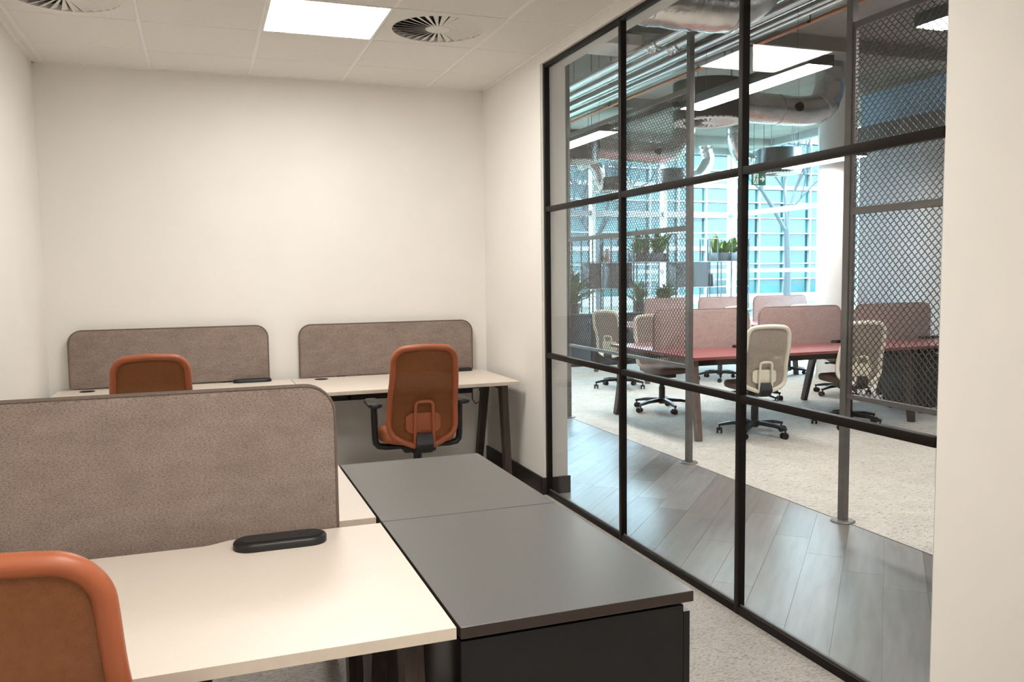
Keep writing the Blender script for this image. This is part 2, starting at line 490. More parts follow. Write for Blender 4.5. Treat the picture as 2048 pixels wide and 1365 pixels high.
# ================================================================== GLAZED PARTITION
win = structe('window_1', 'dark bronze framed glass partition in a grid of panes')
PY = [5.113, 4.068, 2.997]
PEND = 1.975                                # the panes run on to the white wall stub            # post centres
PZ = [.018, .9325, 1.879, 2.792]             # rail centres
FX0, FX1 = 2.102, 2.136
for k, y in enumerate(PY):
    bm = box(B(), (FX0, y-.015, 0), (FX1, y+.015, 2.80), .002); finish('frame_post', bm, M_FRAME, win)
for k, z in enumerate(PZ):
    hh = .018 if k in (0, 3) else .0165
    for a, b in zip(PY, PY[1:]+[PEND-.0145]):
        bm = box(B(), (FX0+.001, b+.0145, max(0, z-hh)), (FX1-.001, a-.0145, min(2.80, z+hh)), .002); finish('frame_rail', bm, M_FRAME, win)
for a, b in zip(PY, PY[1:]+[PEND]):
    for c, d in zip(PZ, PZ[1:]):
        bm = box(B(), (2.126, b+.012, c+.012), (2.133, a-.012, d-.012)); finish('glass_pane', bm, M_GLASS, win, 0)
bm = box(B(), (FX0+.012, PEND, .036), (FX0+.016, PY[0], .044)); finish('glazing_bead', bm, M_STEEL, win)
bm = box(B(), (2.095, 5.127, 0), (2.20, 5.136, 2.80)); struct('trim_2', bm, M_TRIMW)

# ================================================================== DESKS OF THE ROOM
def desk(label, x0, x1, y0, y1, m_top, m_edge, m_leg, group, cable=None, scallop=None, legs=(1, 1), foot=None, pair=(1, 1)):
    cx, cy = (x0+x1)/2, (y0+y1)/2
    t = thing('desk', label, 'desk', (cx, cy, 0), 0, group)
    hx, hy = (x1-x0)/2, (y1-y0)/2
    bm = B()
    if scallop:           # scallop = (side, xa, xb, depth): shallow cut-out in the rear edge
        s, xa, xb, dp = scallop; n = 8
        edge = []
        for i in range(n+1):
            u = i/n; edge.append((xb-.10*u, hy - dp*(.5-.5*math.cos(math.pi*u))))
        for i in range(n+1):
            u = i/n; edge.append((xa+.10-.10*u, hy - dp*(.5+.5*math.cos(math.pi*u))))
        poly = [(hx, hy)] + edge + [(-hx, hy), (-hx, -hy), (hx, -hy)]
        if s < 0: poly = [(x, -y) for x, y in poly][::-1]
        prism(bm, poly, 'z', ZD-.025, ZD)
    else:
        box(bm, (-hx, -hy, ZD-.025), (hx, hy, ZD), .0015, 1)
    me = finish('tabletop', bm, [m_top, m_edge], t, 30)
    for p in me.data.polygons:
        if abs(p.normal.z) < .5: p.material_index = 1
    bm = box(B(), (-hx+.10, -.03, ZD-.085), (hx-.10, .03, ZD-.026)); finish('beam', bm, M_BLACKM, t)
    bm = box(B(), (-hx+.18, .10 if not scallop or scallop[0] > 0 else -.22, ZD-.135), (hx-.18, .22 if not scallop or scallop[0] > 0 else -.10, ZD-.128))
    yb = (.10, .22) if not scallop or scallop[0] > 0 else (-.22, -.10)
    box(bm, (-hx+.18, yb[0], ZD-.128), (hx-.18, yb[0]+.004, ZD-.07)); box(bm, (-hx+.18, yb[1]-.004, ZD-.128), (hx-.18, yb[1], ZD-.07))
    for sx in (-.5, .5): box(bm, (sx*hx-.01, yb[0], ZD-.128), (sx*hx+.01, yb[0]+.012, ZD-.026))
    finish('cable_tray', bm, M_BLACKM, t)
    f = foot or (-hy+.12, hy-.08)
    for sx, on in ((-1, legs[0]), (1, legs[1])):
        if not on: continue
        xx = sx*(hx-.055)
        for q, (yt, yf) in enumerate(((f[0]+.09, f[0]), (f[1]-.20, f[1]))):
            if not pair[q]: continue
            bm = beam(B(), (xx, yt, ZD-.03), (xx, yf, 0), .045, .085, .045, .060)
            finish('leg', bm, m_leg, t)
        bm = box(B(), (xx-.022, f[0]+.07, ZD-.075), (xx+.022, f[1]-.18, ZD-.026)); finish('leg_rail', bm, m_leg, t)
    if cable:
        bm = tube(B(), [Vector(p) for p in cable], .004, 6); finish('cable', bm, M_BLACK, t)
    return t
GR = 'cream desks of the small office'
d1 = desk('cream topped desk in front of the tall felt screen with the long black power module', L+.004, .474, 1.660, 2.468, M_DESK, M_DESKEDGE, M_WALNUT, GR,
          scallop=(1, -.62, .32, .035), cable=[(.05, -.1, .66), (.03, -.1, .56), (.06, -.1, .50), (.11, -.1, .53), (.10, -.1, .62), (.08, -.1, .66)])
d2 = desk('cream topped desk behind the tall felt screen, beside the far grey cabinet', L+.004, .474, 2.532, 3.335, M_DESK, M_DESKEDGE, M_WALNUT, GR, scallop=(-1, -.62, .32, .035))
d3 = desk('cream topped wall desk in the left corner with an orange chair', L+.06, .578, 5.42, 6.235, M_DESK, M_DESKEDGE, M_WALNUT, GR, legs=(1, 0))
d4 = desk('cream topped wall desk with a brown wooden leg beside the glass partition', .582, 2.030, 5.42, 6.235, M_DESK, M_DESKEDGE, M_WALNUT, GR, foot=(-.30, .375),
          cable=[(.44, -.22, .66), (.44, -.22, .60), (.46, -.22, .565), (.50, -.22, .58), (.505, -.22, .63), (.49, -.22, .67)], legs=(0, 1))

def screen(label, x0, x1, y, z0, z1, m_f, m_p, th=.032, group=None):
    cx = (x0+x1)/2; hw = (x1-x0)/2; r = .085
    t = thing('desk_screen', label, 'desk screen', (cx, y, z0), 0, group)
    h = z1-z0
    outer = rrect(-hw, 0, hw, h, r, 8, (1, 1, 0, 0))
    bm = B(); n = len(outer)
    rings = []
    for inset, yy in ((0, -.25), (.004, -.42), (.014, -.5)):
        ring = []
        o = rrect(-hw+inset, 0, hw-inset, h-inset, r-inset, 8, (1, 1, 0, 0))
        rings.append(([bm.verts.new((u, yy*th, v)) for u, v in o], [bm.verts.new((u, -yy*th, v)) for u, v in o]))
    for (A, A2), (C, C2) in zip(rings, rings[1:]):
        for i in range(n):
            q = (i+1) % n
            bm.faces.new((A[i], A[q], C[q], C[i])); bm.faces.new((A2[q], A2[i], C2[i], C2[q]))
    A, A2 = rings[0]
    for i in range(n): bm.faces.new((A[i], A2[i], A2[(i+1) % n], A[(i+1) % n]))
    bm.faces.new(rings[2][0]); bm.faces.new(rings[2][1][::-1])
    finish('felt_panel', bm, m_f, t, 40)
    # piping along sides and top on both edges
    path = [(-hw-.001, 0.004)] + [(u, v) for u, v in outer[n-3::-1]][0:0]
    arcpts = rrect(-hw-.001, 0, hw+.001, h+.001, r, 8, (1, 1, 0, 0))[:-2]
    pp = [(hw+.001, .004)] + arcpts + [(-hw-.001, .004)]
    for s in (-1, 1):
        bm = tube(B(), [(u, s*th*.36, v) for u, v in pp], .0042, 6); finish('piping', bm, m_p, t)
    for sx in (-.55, .55):
        bm = box(B(), (sx*hw-.03, -.012, -.05), (sx*hw+.03, .012, .002)); finish('bracket', bm, M_BLACKM, t)
    return t
screen('tall taupe felt desk screen between the two paired cream desks', -.925, .352, 2.502, .700, 1.150, M_FELT, M_FELTP, .036, 'felt desk screens of the small office')
screen('taupe felt desk screen standing against the wall by the left corner', -.845, .430, 6.265, ZD+.008, 1.122, M_FELT, M_FELTP, .030, 'felt desk screens of the small office')
screen('taupe felt desk screen standing against the wall behind the armed orange chair', .648, 1.952, 6.265, ZD+.004, 1.115, M_FELT, M_FELTP, .030, 'felt desk screens of the small office')

def power_module(label, x, y, lx=.25, ly=.095, group='power modules on the cream desks'):
    t = thing('power_module', label, 'power module', (x, y, ZD), 0, group)
    bm = B(); r = ly/2
    rings = []
    for ins, z in ((.0, 0), (0, .016), (.003, .021), (.010, .024)):
        rings.append([bm.verts.new((u, v, z)) for u, v in rrect(-lx/2+ins, -r+ins, lx/2-ins, r-ins, r-ins-.0001, 8)])
    n = len(rings[0])
    for A, C in zip(rings, rings[1:]):
        for i in range(n): bm.faces.new((A[i], A[(i+1) % n], C[(i+1) % n], C[i]))
    bm.faces.new(rings[0][::-1]); bm.faces.new(rings[-1])
    finish('housing', bm, M_BLACK, t, 40)
    bm = B(); prism(bm, rrect(-lx/2+.016, -r+.016, lx/2-.016, r-.016, r-.0165, 8), 'z', .0235, .0252); finish('lid', bm, M_CHARC, t, 40)
    for k in (-1, 0, 1):
        bm = box(B(), (.07+k*.018-.004, -.012, .025), (.07+k*.018+.004, -.006, .0262)); finish('socket', bm, M_BLACK, t)
    return t
power_module('long black power module on the cream desk before the tall felt screen', .178, 2.372)
power_module('black power module at the wall desk in the left corner', .31, 6.18, .26, .07)
power_module('black power module at the foot of the wall screen behind the armed chair', 1.80, 6.19, .26, .07)
def grommet(label, x, y):
    bm = lathe(B(), [(0, .004), (.040, .004), (.046, .002), (.048, 0), (0, 0)], 24)
    o = finish('cable_grommet', bm, M_BLACK); o.location = (x, y, ZD); tag(o, label, 'grommet', 'round black cable grommets')
grommet('round black cable grommet on the wall desk in the left corner', -.73, 6.13)
grommet('round black cable grommet on the wall desk by the glass partition', .78, 6.13)

# sideboards with grey tops
def sideboard(label, y0, y1):
    x0, x1 = .482, 1.046
    cx, cy = (x0+x1)/2, (y0+y1)/2
    t = thing('storage_cabinet', label, 'cabinet', (cx, cy, 0), 0, 'grey topped black storage cabinets')
    hx, hy = (x1-x0)/2, (y1-y0)/2
    bm = box(B(), (-hx, -hy, ZD-.026), (hx, hy, ZD), .001, 1)
    o = finish('cabinet_top', bm, [M_GREY, M_GREYEDGE], t, 30)
    for p in o.data.polygons:
        if abs(p.normal.z) < .5: p.material_index = 1
    bm = box(B(), (-hx+.002, -hy+.008, .05), (hx-.022, hy-.008, ZD-.034), .001, 1); finish('body', bm, M_BLACKGL, t, 30)
    bm = box(B(), (-hx+.03, -hy+.03, 0), (hx-.05, hy-.03, .05)); finish('plinth', bm, M_BLACK, t)
    bm = box(B(), (-hx+.03, -hy+.03, ZD-.036), (hx-.05, hy-.03, ZD-.026)); finish('spacer', bm, M_BLACK, t)
    for s in (-1, 1):
        a, b = (s*hy*.985, s*.003) if s < 0 else (.003, hy*.985)
        bm = box(B(), (hx-.022, a, .055), (hx-.006, b, ZD-.05), .001, 1)
        d = finish('door', bm, M_BLACKGL, t, 30)
        bm = box(B(), (hx-.006, s*.03-.006, .42), (hx+.004, s*.03+.006, .56), .002); finish('handle', bm, M_BLACKM, d)
    return t
sideboard('grey topped black storage cabinet beside the cream desk with the long power module', 1.656, 2.476)
sideboard('grey topped black storage cabinet toward the orange armed chair and the wall desk', 2.480, 3.298)

# ================================================================== OFFICE CHAIRS
def back_y(t):                      # profile of the backrest: lumbar forward, top leaning back
    return -.215 + .045*math.sin(math.pi*min(1, t*1.5)) - .105*t
BZ0, BZ1 = .440, 1.045
def bp(x, t, off=0.0):              # point on the backrest, wrapped slightly round the sitter
    return Vector((x, back_y(t) + .55*x*x + off, BZ0+(BZ1-BZ0)*t))
def half_outline():
    pts = [(.050, .0), (.10, .030), (.150, .068), (.184, .115), (.199, .18), (.203, .26)]
    pts += [(.203-.018*(k/6), .26+.58*k/6) for k in range(1, 7)]
    for k in range(1, 7):
        a = math.pi/2*k/6
        pts.append((.185-.080+.080*math.cos(a), .845 + .145*math.sin(a)))
    pts += [(.055, .997), (0, 1.0)]
    return pts
def half_width(t):
    h = half_outline()
    for (x0, t0), (x1, t1) in zip(h, h[1:]):
        if t0 <= t <= t1 and t1 > t0: return x0+(x1-x0)*(t-t0)/(t1-t0)
    return 0.0
def make_chair(name, label, m_pl, m_mesh, m_fab, arms, group):
    t = thing(name, label, 'office chair', (0, 0, 0), 0, group)
    h = half_outline()
    loop = [bp(x, q) for x, q in h] + [bp(-x, q) for x, q in h[-2::-1]]
    sm = []
    for i in range(len(loop)-1):                     # Catmull-Rom through the outline
        p0, p1, p2, p3 = loop[max(0, i-1)], loop[i], loop[i+1], loop[min(len(loop)-1, i+2)]
        for k in range(3):
            u = k/3
            sm.append(.5*((2*p1)+(p2-p0)*u+(2*p0-5*p1+4*p2-p3)*u*u+(3*p1-p0-3*p2+p3)*u*u*u))
    loop = sm + [loop[-1]]
    bm = tube(B(), loop, .0190, 12, False, 1.1); finish('back_frame', bm, m_pl, t, 60)
    bm = B(); rows = []
    n, c = 22, 12
    for i in range(n+1):
        q = .005+.985*i/n; hw_ = max(.01, half_width(q)-.004)
        rows.append([bm.verts.new(bp(hw_*(2*k/c-1), q, .004)) for k in range(c+1)])
    for A, C in zip(rows, rows[1:]):
        for k in range(c): bm.faces.new((A[k], A[k+1], C[k+1], C[k]))
    finish('back_mesh', bm, m_mesh, t, 60)
    # lumbar pad
    bm = B(); rr = []
    for ins, off in ((.012, -.020), (.003, -.017), (0, -.011), (0, -.006)):
        rr.append([bm.verts.new(bp(u, v, off)) for u, v in rrect(-.108+ins, .125+ins/.6, .108-ins, .335-ins/.6, .05, 6)])
    nn = len(rr[0])
    for A, C in zip(rr, rr[1:]):
        for k in range(nn): bm.faces.new((A[k], A[(k+1) % nn], C[(k+1) % nn], C[k]))
    bm.faces.new(rr[0]); bm.faces.new(rr[-1][::-1])
    finish('lumbar_pad', bm, m_pl, t, 40)
    # handle loop
    hp = [bp(.052, .0, -.012), bp(.056, .06, -.028), bp(.056, .15, -.038), bp(.054, .32, -.040), bp(.052, .415, -.034), bp(.045, .442, -.03), bp(.030, .452, -.03),
          bp(-.030, .452, -.03), bp(-.045, .442, -.03), bp(-.052, .415, -.034), bp(-.054, .32, -.040), bp(-.056, .15, -.038), bp(-.056, .06, -.028), bp(-.052, .0, -.012)]
    bm = tube(B(), hp, .0105, 8); finish('back_handle', bm, m_pl, t, 60)
    # spine from the back to the mechanism
    bm = B()
    prev = None
    for (yy, zz, hw_, hh) in ((-.222, .520, .046, .018), (-.238, .490, .050, .024), (-.242, .455, .052, .028), (-.218, .425, .050, .026), (-.13, .400, .048, .022), (-.02, .395, .05, .02)):
        ring = [bm.verts.new((sx*hw_, yy+(hh if sy > 0 else -hh)*(1 if zz > .44 else .3), zz+(0 if zz > .44 else (hh if sy > 0 else -hh)))) for sx, sy in ((-1,-1),(1,-1),(1,1),(-1,1))]
        if prev:
            for k in range(4): bm.faces.new((prev[k], prev[(k+1) % 4], ring[(k+1) % 4], ring[k]))
        else: bm.faces.new(ring[::-1])
        prev = ring
    bm.faces.new(prev)
    finish('spine', bm, M_CHARC, t, 40)
    # seat: superellipse cushion
    bm = B(); seg = 36; rings = []
    def se(a, sx, sy, p=3.2):
        ca, sa = math.cos(a), math.sin(a)
        return (sx*math.copysign(abs(ca)**(2/p), ca), sy*math.copysign(abs(sa)**(2/p), sa))
    for s, z in ((.86, .438), (.97, .446), (1, .468), (.985, .492), (.92, .506), (.7, .511), (.35, .512)):
        rings.append([])
        for k in range(seg):
            x, y = se(2*math.pi*k/seg, .240*s, .232*s)
            zz = z - .018*max(0, (y-.12)/.11)**2 - (.0)
            rings[-1].append(bm.verts.new((x*(1-.10*max(0, -y)/.23), y+.035, zz)))
    for A, C in zip(rings, rings[1:]):
        for k in range(seg): bm.faces.new((A[k], A[(k+1) % seg], C[(k+1) % seg], C[k]))
    bm.faces.new(rings[0][::-1]); bm.faces.new(rings[-1])
    finish('seat', bm, m_fab, t, 60)
    bm = box(B(), (-.10, -.10, .375), (.10, .14, .440), .012)
    tube(bm, [(.09, .03, .40), (.21, .03, .402)], .009, 8); box(bm, (.195, .012, .390), (.225, .048, .412), .004)
    finish('mechanism', bm, M_BLACK, t, 40)
    bm = lathe(B(), [(0, .385), (.026, .385), (.026, .27), (.033, .268), (.033, .075), (0, .075)], 16); finish('gas_column', bm, M_BLACK, t, 40)
    # five-star base with castors
    bm = B()
    for k in range(5):
        a = math.radians(18+72*k); d = Vector((math.cos(a), math.sin(a), 0)); s = Vector((-d.y, d.x, 0))
        beam(bm, d*.02+Vector((0, 0, .118)), d*.20+Vector((0, 0, .108)), .046, .040, .038, .032, s)
        beam(bm, d*.195+Vector((0, 0, .109)), d*.315+Vector((0, 0, .085)), .038, .032, .026, .022, s)
    lathe(bm, [(0, .145), (.036, .145), (.044, .13), (.044, .085), (0, .085)], 16)
    base = finish('star_base', bm, M_BLACK, t, 40)
    bm = B()
    tube(bm, [(0, 0, .092), (0, 0, .05)], .008, 8)
    box(bm, (-.012, -.030, .030), (.012, .006, .060), .004)
    for s in (-1, 1):
        cyl(bm, (s*.010, -.012, .029), (s*.026, -.012, .029), .029, 16)
    cst = finish('castor', bm, M_BLACK, base, 40)
    cst.location = (.306*math.cos(math.radians(18)), .306*math.sin(math.radians(18)), 0); cst.rotation_euler = (0, 0, .6)
    for k in range(1, 5):
        a = math.radians(18+72*k)
        link_copy(cst, base, (.306*math.cos(a), .306*math.sin(a), 0), (0, 0, .6+1.1*k))
    if arms:
        for s in (-1, 1):
            bm = B()
            tube(bm, [(s*.06, -.02, .410), (s*.20, -.02, .408), (s*.245, -.02, .415), (s*.262, -.02, .435), (s*.266, -.02, .47), (s*.268, -.02, .60), (s*.270, -.02, .672)],
                 [.020, .020, .020, .020, .020, .021, .019], 10, False, 1.4)
            ar = finish('armrest_support', bm, M_BLACK, t, 50)
            bm = B(); rr = []
            for ins, z in ((.012, .666), (.0, .675), (0, .690), (.010, .699)):
                rr.append([bm.verts.new((s*.272+u, v-.0, z)) for u, v in rrect(-.044+ins, -.135+ins, .044-ins, .125-ins, .032, 5)])
            nn = len(rr[0])
            for A, C in zip(rr, rr[1:]):
                for k in range(nn): bm.faces.new((A[k], A[(k+1) % nn], C[(k+1) % nn], C[k]))
            bm.faces.new(rr[0][::-1]); bm.faces.new(rr[-1])
            finish('armrest_pad', bm, M_BLACK, ar, 50)
    return t
OG = 'orange office chairs'
ch = make_chair('office_chair', 'orange mesh office chair with black armrests at the wall desk beside the glass partition', M_ORANGE, M_ORMESH, M_ORFAB, True, OG)
ch.location = (1.235, 5.14, 0); ch.rotation_euler = (0, 0, math.radians(-3))
c2 = copy_tree(ch); c2['label'] = 'orange mesh office chair at the wall desk in the left corner'
c2.location = (-.285, 5.22, 0); c2.rotation_euler = (0, 0, math.radians(2))
c3 = copy_tree(ch); c3['label'] = 'orange mesh office chair at the cream desk with the long black power module'
c3.location = (-.325, 1.74, 0); c3.rotation_euler = (0, 0, math.radians(-4))

# ================================================================== CORRIDOR AND OPEN OFFICE SHELL
OX0, OX1, OY1 = 2.26, 10.2, 14.8
CX = 3.472                       # edge between planks and carpet
bm = box(B(), (2.113, 1.955, -.06), (CX, OY1, -.004)); box(bm, (3.0, REAR, -.06), (CX, 1.955, -.004)); fcor = struct('floor_corridor', bm, mat('plank_joint', (.13, .122, .115), rough=.6))
bm = box(B(), (CX, REAR, -.06), (OX1, OY1, 0)); struct('floor_office', bm, M_CARPET2)
# planks laid diagonally, clipped to the corridor
def clip(poly, ax, v, keep_less):
    out = []
    for i in range(len(poly)):
        p, q = poly[i], poly[(i+1) % len(poly)]
        ip = (p[ax] <= v) == keep_less or p[ax] == v; iq = (q[ax] <= v) == keep_less or q[ax] == v
        if ip: out.append(p)
        if ip != iq:
            u = (v-p[ax])/(q[ax]-p[ax]); out.append((p[0]+(q[0]-p[0])*u, p[1]+(q[1]-p[1])*u))
    return out
plank_mats = []
for k, c in enumerate(((.19, .172, .158), (.215, .198, .185), (.155, .139, .128), (.20, .176, .16), (.235, .218, .205))):
    m = mat('plank_%s' % 'abcde'[k], tuple(x*.84 for x in c), rough=.33, spec=.32, scale=3.0, col2=tuple(x*1.1 for x in c), detail=8, bump=.04, bscale=30, stretch=(1, 9, 1))
    tr_ = m.node_tree; mp = [n for n in tr_.nodes if n.type == 'MAPPING'][0]; tcn = [n for n in tr_.nodes if n.type == 'TEX_COORD'][0]
    r_ = tr_.nodes.new('ShaderNodeMapping'); r_.inputs['Rotation'].default_value = (0, 0, math.radians(-46))
    tr_.links.new(tcn.outputs['Object'], r_.inputs[0]); tr_.links.new(r_.outputs[0], mp.inputs[0])
    plank_mats.append(m)
pw, pl = .185, 1.25
ca, sa = math.cos(math.radians(46)), math.sin(math.radians(46))
rr = random.Random(3)
for i in range(-50, 60):
    off = rr.random()*pl
    for j in range(-6, 14):
        u0, v0 = j*pl+off, i*pw
        g = .0007
        poly = [(u0+g, v0+g), (u0+pl-g, v0+g), (u0+pl-g, v0+pw-g), (u0+g, v0+pw-g)]
        poly = [(2.2+u*ca-v*sa, 2.0+u*sa+v*ca) for u, v in poly]
        for ax, v, kl in ((0, 2.138, False), (0, CX, True), (1, 1.97, False), (1, 11.8, True)):
            poly = clip(poly, ax, v, kl)
            if len(poly) < 3: break
        if len(poly) < 3: continue
        ar = abs(sum(poly[k][0]*poly[(k+1) % len(poly)][1]-poly[(k+1) % len(poly)][0]*poly[k][1] for k in range(len(poly))))/2
        if ar < .002: continue
        bm = B(); prism(bm, poly, 'z', -.004, 0.0)
        finish('floor_plank', bm, plank_mats[rr.randrange(5)], fcor, 0)
bm = box(B(), (CX-.004, 1.97, -.004), (CX+.004, 11.8, .002)); struct('trim_3', bm, M_STEEL)

bm = box(B(), (OX0-.15, REAR-.12, SLAB), (OX1+.2, OY1+.2, SLAB+.25)); struct('ceiling_office', bm, M_CONC)
bm = box(B(), (2.11, D+.12, 0), (OX0, OY1, SLAB)); struct('wall_corridor', bm, M_WALL)
bm = box(B(), (3.0, REAR-.12, 0), (OX1, REAR, SLAB)); struct('wall_office_rear', bm, M_GREYWALL)
# grey side wall with a ledge and a high pale blue panel
bm = box(B(), (8.85, REAR, 0), (9.0, 9.75, 3.42)); box(bm, (8.85, REAR, 3.42), (9.0, 9.75, SLAB)); box(bm, (9.0, 9.6, 0), (OX1, 9.75, SLAB))
struct('wall_office_side', bm, M_GREYWALL)
bm = box(B(), (8.62, REAR, 3.18), (8.85, 9.75, 3.42)); struct('trim_4', bm, mat('dark_bulkhead', (.13, .128, .125), rough=.7))
bm = box(B(), (8.835, 4.0, 3.46), (8.85, 9.70, SLAB-.02)); struct('trim_12', bm, mat('pale_blue_panel', (.33, .46, .62), rough=.6, var=.04))
# curtain walls
def curtain(name, label, axis, c, a, b, posts, rails, m_post=M_ALU):
    e = structe(name, label)
    def bx(u0, u1, z0, z1, d0, d1, nm, m, sm=35):
        bm = box(B(), (c+d0, u0, z0), (c+d1, u1, z1)) if axis == 'x' else box(B(), (u0, c+d0, z0), (u1, c+d1, z1))
        return finish(nm, bm, m, e, sm)
    for u in posts: bx(u-.035, u+.035, 0, SLAB, -.10, .06, 'mullion', m_post)
    for z, hgt in rails: 
        for u, v in zip(posts, posts[1:]): bx(u+.035, v-.035, z-hgt/2, z+hgt/2, -.07, .05, 'transom', M_GREYALU)
    zs = [z for z, _ in rails]
    for u, v in zip(posts, posts[1:]):
        for z0, z1 in zip(zs, zs[1:]): bx(u+.03, v-.03, z0+.02, z1-.02, -.006, .006, 'glass_pane', M_WGLASS, 0)
    return e
RAILS = [(.06, .12), (1.475, .07), (2.60, .10), (3.86, .12)]
curtain('window_2', 'tall curtain wall beside the round column', 'x', OX1, 9.75, OY1, [9.79, 12.10, 14.76], RAILS)
curtain('window_3', 'tall curtain wall behind the plant shelving', 'y', OY1, OX0, OX1, [2.30, 3.9, 5.5, 7.05, 8.6, 10.16], RAILS)
bm = lathe(B(), [(.235, 0), (.235, SLAB)], 40, (7.97, 9.18, 0)); 
tag(finish('round_column', bm, M_COLUMN), 'tall white round column standing beside the office windows', 'column')

# ================================================================== EXPANDED METAL SCREENS
def mesh_screen(label, y0, y1):
    t = thing('mesh_screen', label, 'mesh screen', (CX, (y0+y1)/2, 0), 0, 'expanded metal screens along the corridor')
    h = (y1-y0)/2
    for s in (-1, 1):
        bm = box(B(), (-.020, s*h-.024, .006), (.020, s*h+.024, SLAB), .002, 1); po = finish('post', bm, M_STEEL, t)
        bm = lathe(B(), [(0, .010), (.062, .010), (.070, .004), (.070, 0), (0, 0)], 24, (0, s*h, 0)); finish('base_plate', bm, M_STEEL, po)
    for z, hz in ((.742, .014), (1.797, .020), (2.822, .018)):
        bm = box(B(), (-.012, -h+.024, z-hz), (.012, h-.024, z+hz), .001, 1); finish('rail', bm, M_STEEL, t)
    for s in (-1, 1):
        bm = box(B(), (-.010, s*(h-.034)-.010, .756), (.010, s*(h-.034)+.010, 2.804)); finish('side_strip', bm, M_STEEL, t)
    # expanded diamonds: zigzag strands
    LW, SW, sw = .0425, .0215, .0042
    za, zb = .750, 2.812
    verts, faces = [], []
    nrow = int((zb-za)/SW)
    ncol = int((2*h-.05)/(LW/2))
    def seg(p, q):
        d = (q-p).normalized(); n1 = Vector((1, 0, 0)); n2 = d.cross(n1)
        b0 = len(verts)
        for e in (p, q):
            for a, c in ((-1, -1), (1, -1), (1, 1), (-1, 1)): verts.append(tuple(e + n1*a*.0016 + n2*c*sw*.5))
        for k in range(4): faces.append((b0+k, b0+(k+1) % 4, b0+4+(k+1) % 4, b0+4+k))
    for i in range(nrow+1):
        z = za+i*SW
        for j in range(ncol):
            ya, yb_ = -h+.025+j*LW/2, -h+.025+(j+1)*LW/2
            # rows alternate so that neighbouring strands touch at the bonds
            d0 = (SW/2-.001 if (i+j) % 2 == 0 else -SW/2+.001)
            d1 = -d0
            seg(Vector((.004*(1 if d0 > 0 else -1), ya, z+d0)), Vector((.004*(1 if d1 > 0 else -1), yb_, z+d1)))
    me = bpy.data.meshes.new('expanded_mesh'); me.from_pydata(verts, [], faces); me.materials.append(M_MESHW)
    o = bpy.data.objects.new('expanded_mesh', me); COL.objects.link(o); o.parent = t; o['kind'] = 'stuff'
    return t
mesh_screen('expanded metal mesh screen beyond the glass, before the shelving end of the corridor', 5.577, 7.844)
mesh_screen('expanded metal mesh screen beyond the glass, beside the white wall stub', 2.12, 3.905)

# ================================================================== OPEN OFFICE BENCHES
RG = 'red topped bench desks'
def bench(x0, n, pitch, ya, yb, word):
    mid = (ya+yb)/2
    names = ['first', 'second', 'third', 'fourth']
    for k in range(n):
        lab = '%s red topped desk from the mesh screen end, %s side of the %s bench' 
        a, b = x0+pitch*k, x0+pitch*(k+1)-.003
        desk(lab % (names[k], 'corridor', word), a, b, ya, mid-.03, M_RED, M_REDEDGE, M_TAUPEW if k == 0 else M_WALNUT, RG, legs=(0 if k == 1 else 1, 1 if k == n-1 else 0), foot=(-.36, .30), pair=(1, 0))
        desk(lab % (names[k], 'window', word), a, b, mid+.03, yb, M_RED, M_REDEDGE, M_WALNUT, RG, legs=(0 if k == 1 else 1, 1 if k == n-1 else 0), foot=(-.30, .36), pair=(0, 1))
bench(3.94, 3, 1.185, 6.235, 7.84, 'nearer')
bench(5.40, 3, 1.185, 9.75, 11.35, 'farther')
S2 = 'pink beige desk screens of the open office'
for (a, b, lab) in ((3.99, 5.045, 'pinkish beige desk screen at the mesh screen end of the nearer red bench'), (5.17, 6.165, 'pinkish beige desk screen in the middle of the nearer red bench, behind a cream chair'),
                    (6.36, 7.36, 'pinkish beige desk screen at the column end of the nearer red bench')):
    screen(lab, a, b, 7.03, .70, 1.105, M_FELT2, M_FELTP2, .030, S2)
for (a, b, lab) in ((5.84, 6.53, 'pinkish beige desk screen of the farther red bench, near the planters'), (6.72, 7.42, 'pinkish beige desk screen in the middle of the farther red bench'),
                    (7.66, 8.60, 'pinkish beige desk screen at the column end of the farther red bench')):
    screen(lab, a, b, 10.55, .70, 1.095, M_FELT2, M_FELTP2, .030, S2)
PG = 'power modules on the red benches'
for x, lab in ((4.93, 'first'), (6.11, 'second'), (7.25, 'third')):
    power_module('black power module on the nearer red bench, %s from the corridor' % lab, x, 6.93, .26, .08, PG)
# mobile pedestals
def pedestal(label, x, y):
    t = thing('mobile_pedestal', label, 'pedestal', (x, y, 0), 0, 'black mobile pedestals')
    bm = box(B(), (-.20, -.27, .065), (.20, .27, .585), .004); finish('body', bm, M_CHARC, t)
    for k in range(3):
        bm = box(B(), (-.19, -.285, .075+.168*k), (.19, -.268, .237+.168*k), .003); d = finish('drawer', bm, M_CHARC, t)
        bm = box(B(), (-.06, -.295, .20+.168*k), (.06, -.284, .212+.168*k)); finish('handle', bm, M_BLACKM, d)
    for sx in (-.15, .15):
        for sy in (-.2, .2):
            bm = cyl(B(), (sx-.012, sy, .033), (sx+.012, sy, .033), .033, 14); tube(bm, [(sx, sy, .03), (sx, sy, .068)], .008, 6); finish('castor', bm, M_BLACK, t)
    return t
pedestal('black mobile drawer pedestal under the column end of the nearer red bench', 6.98, 6.80)
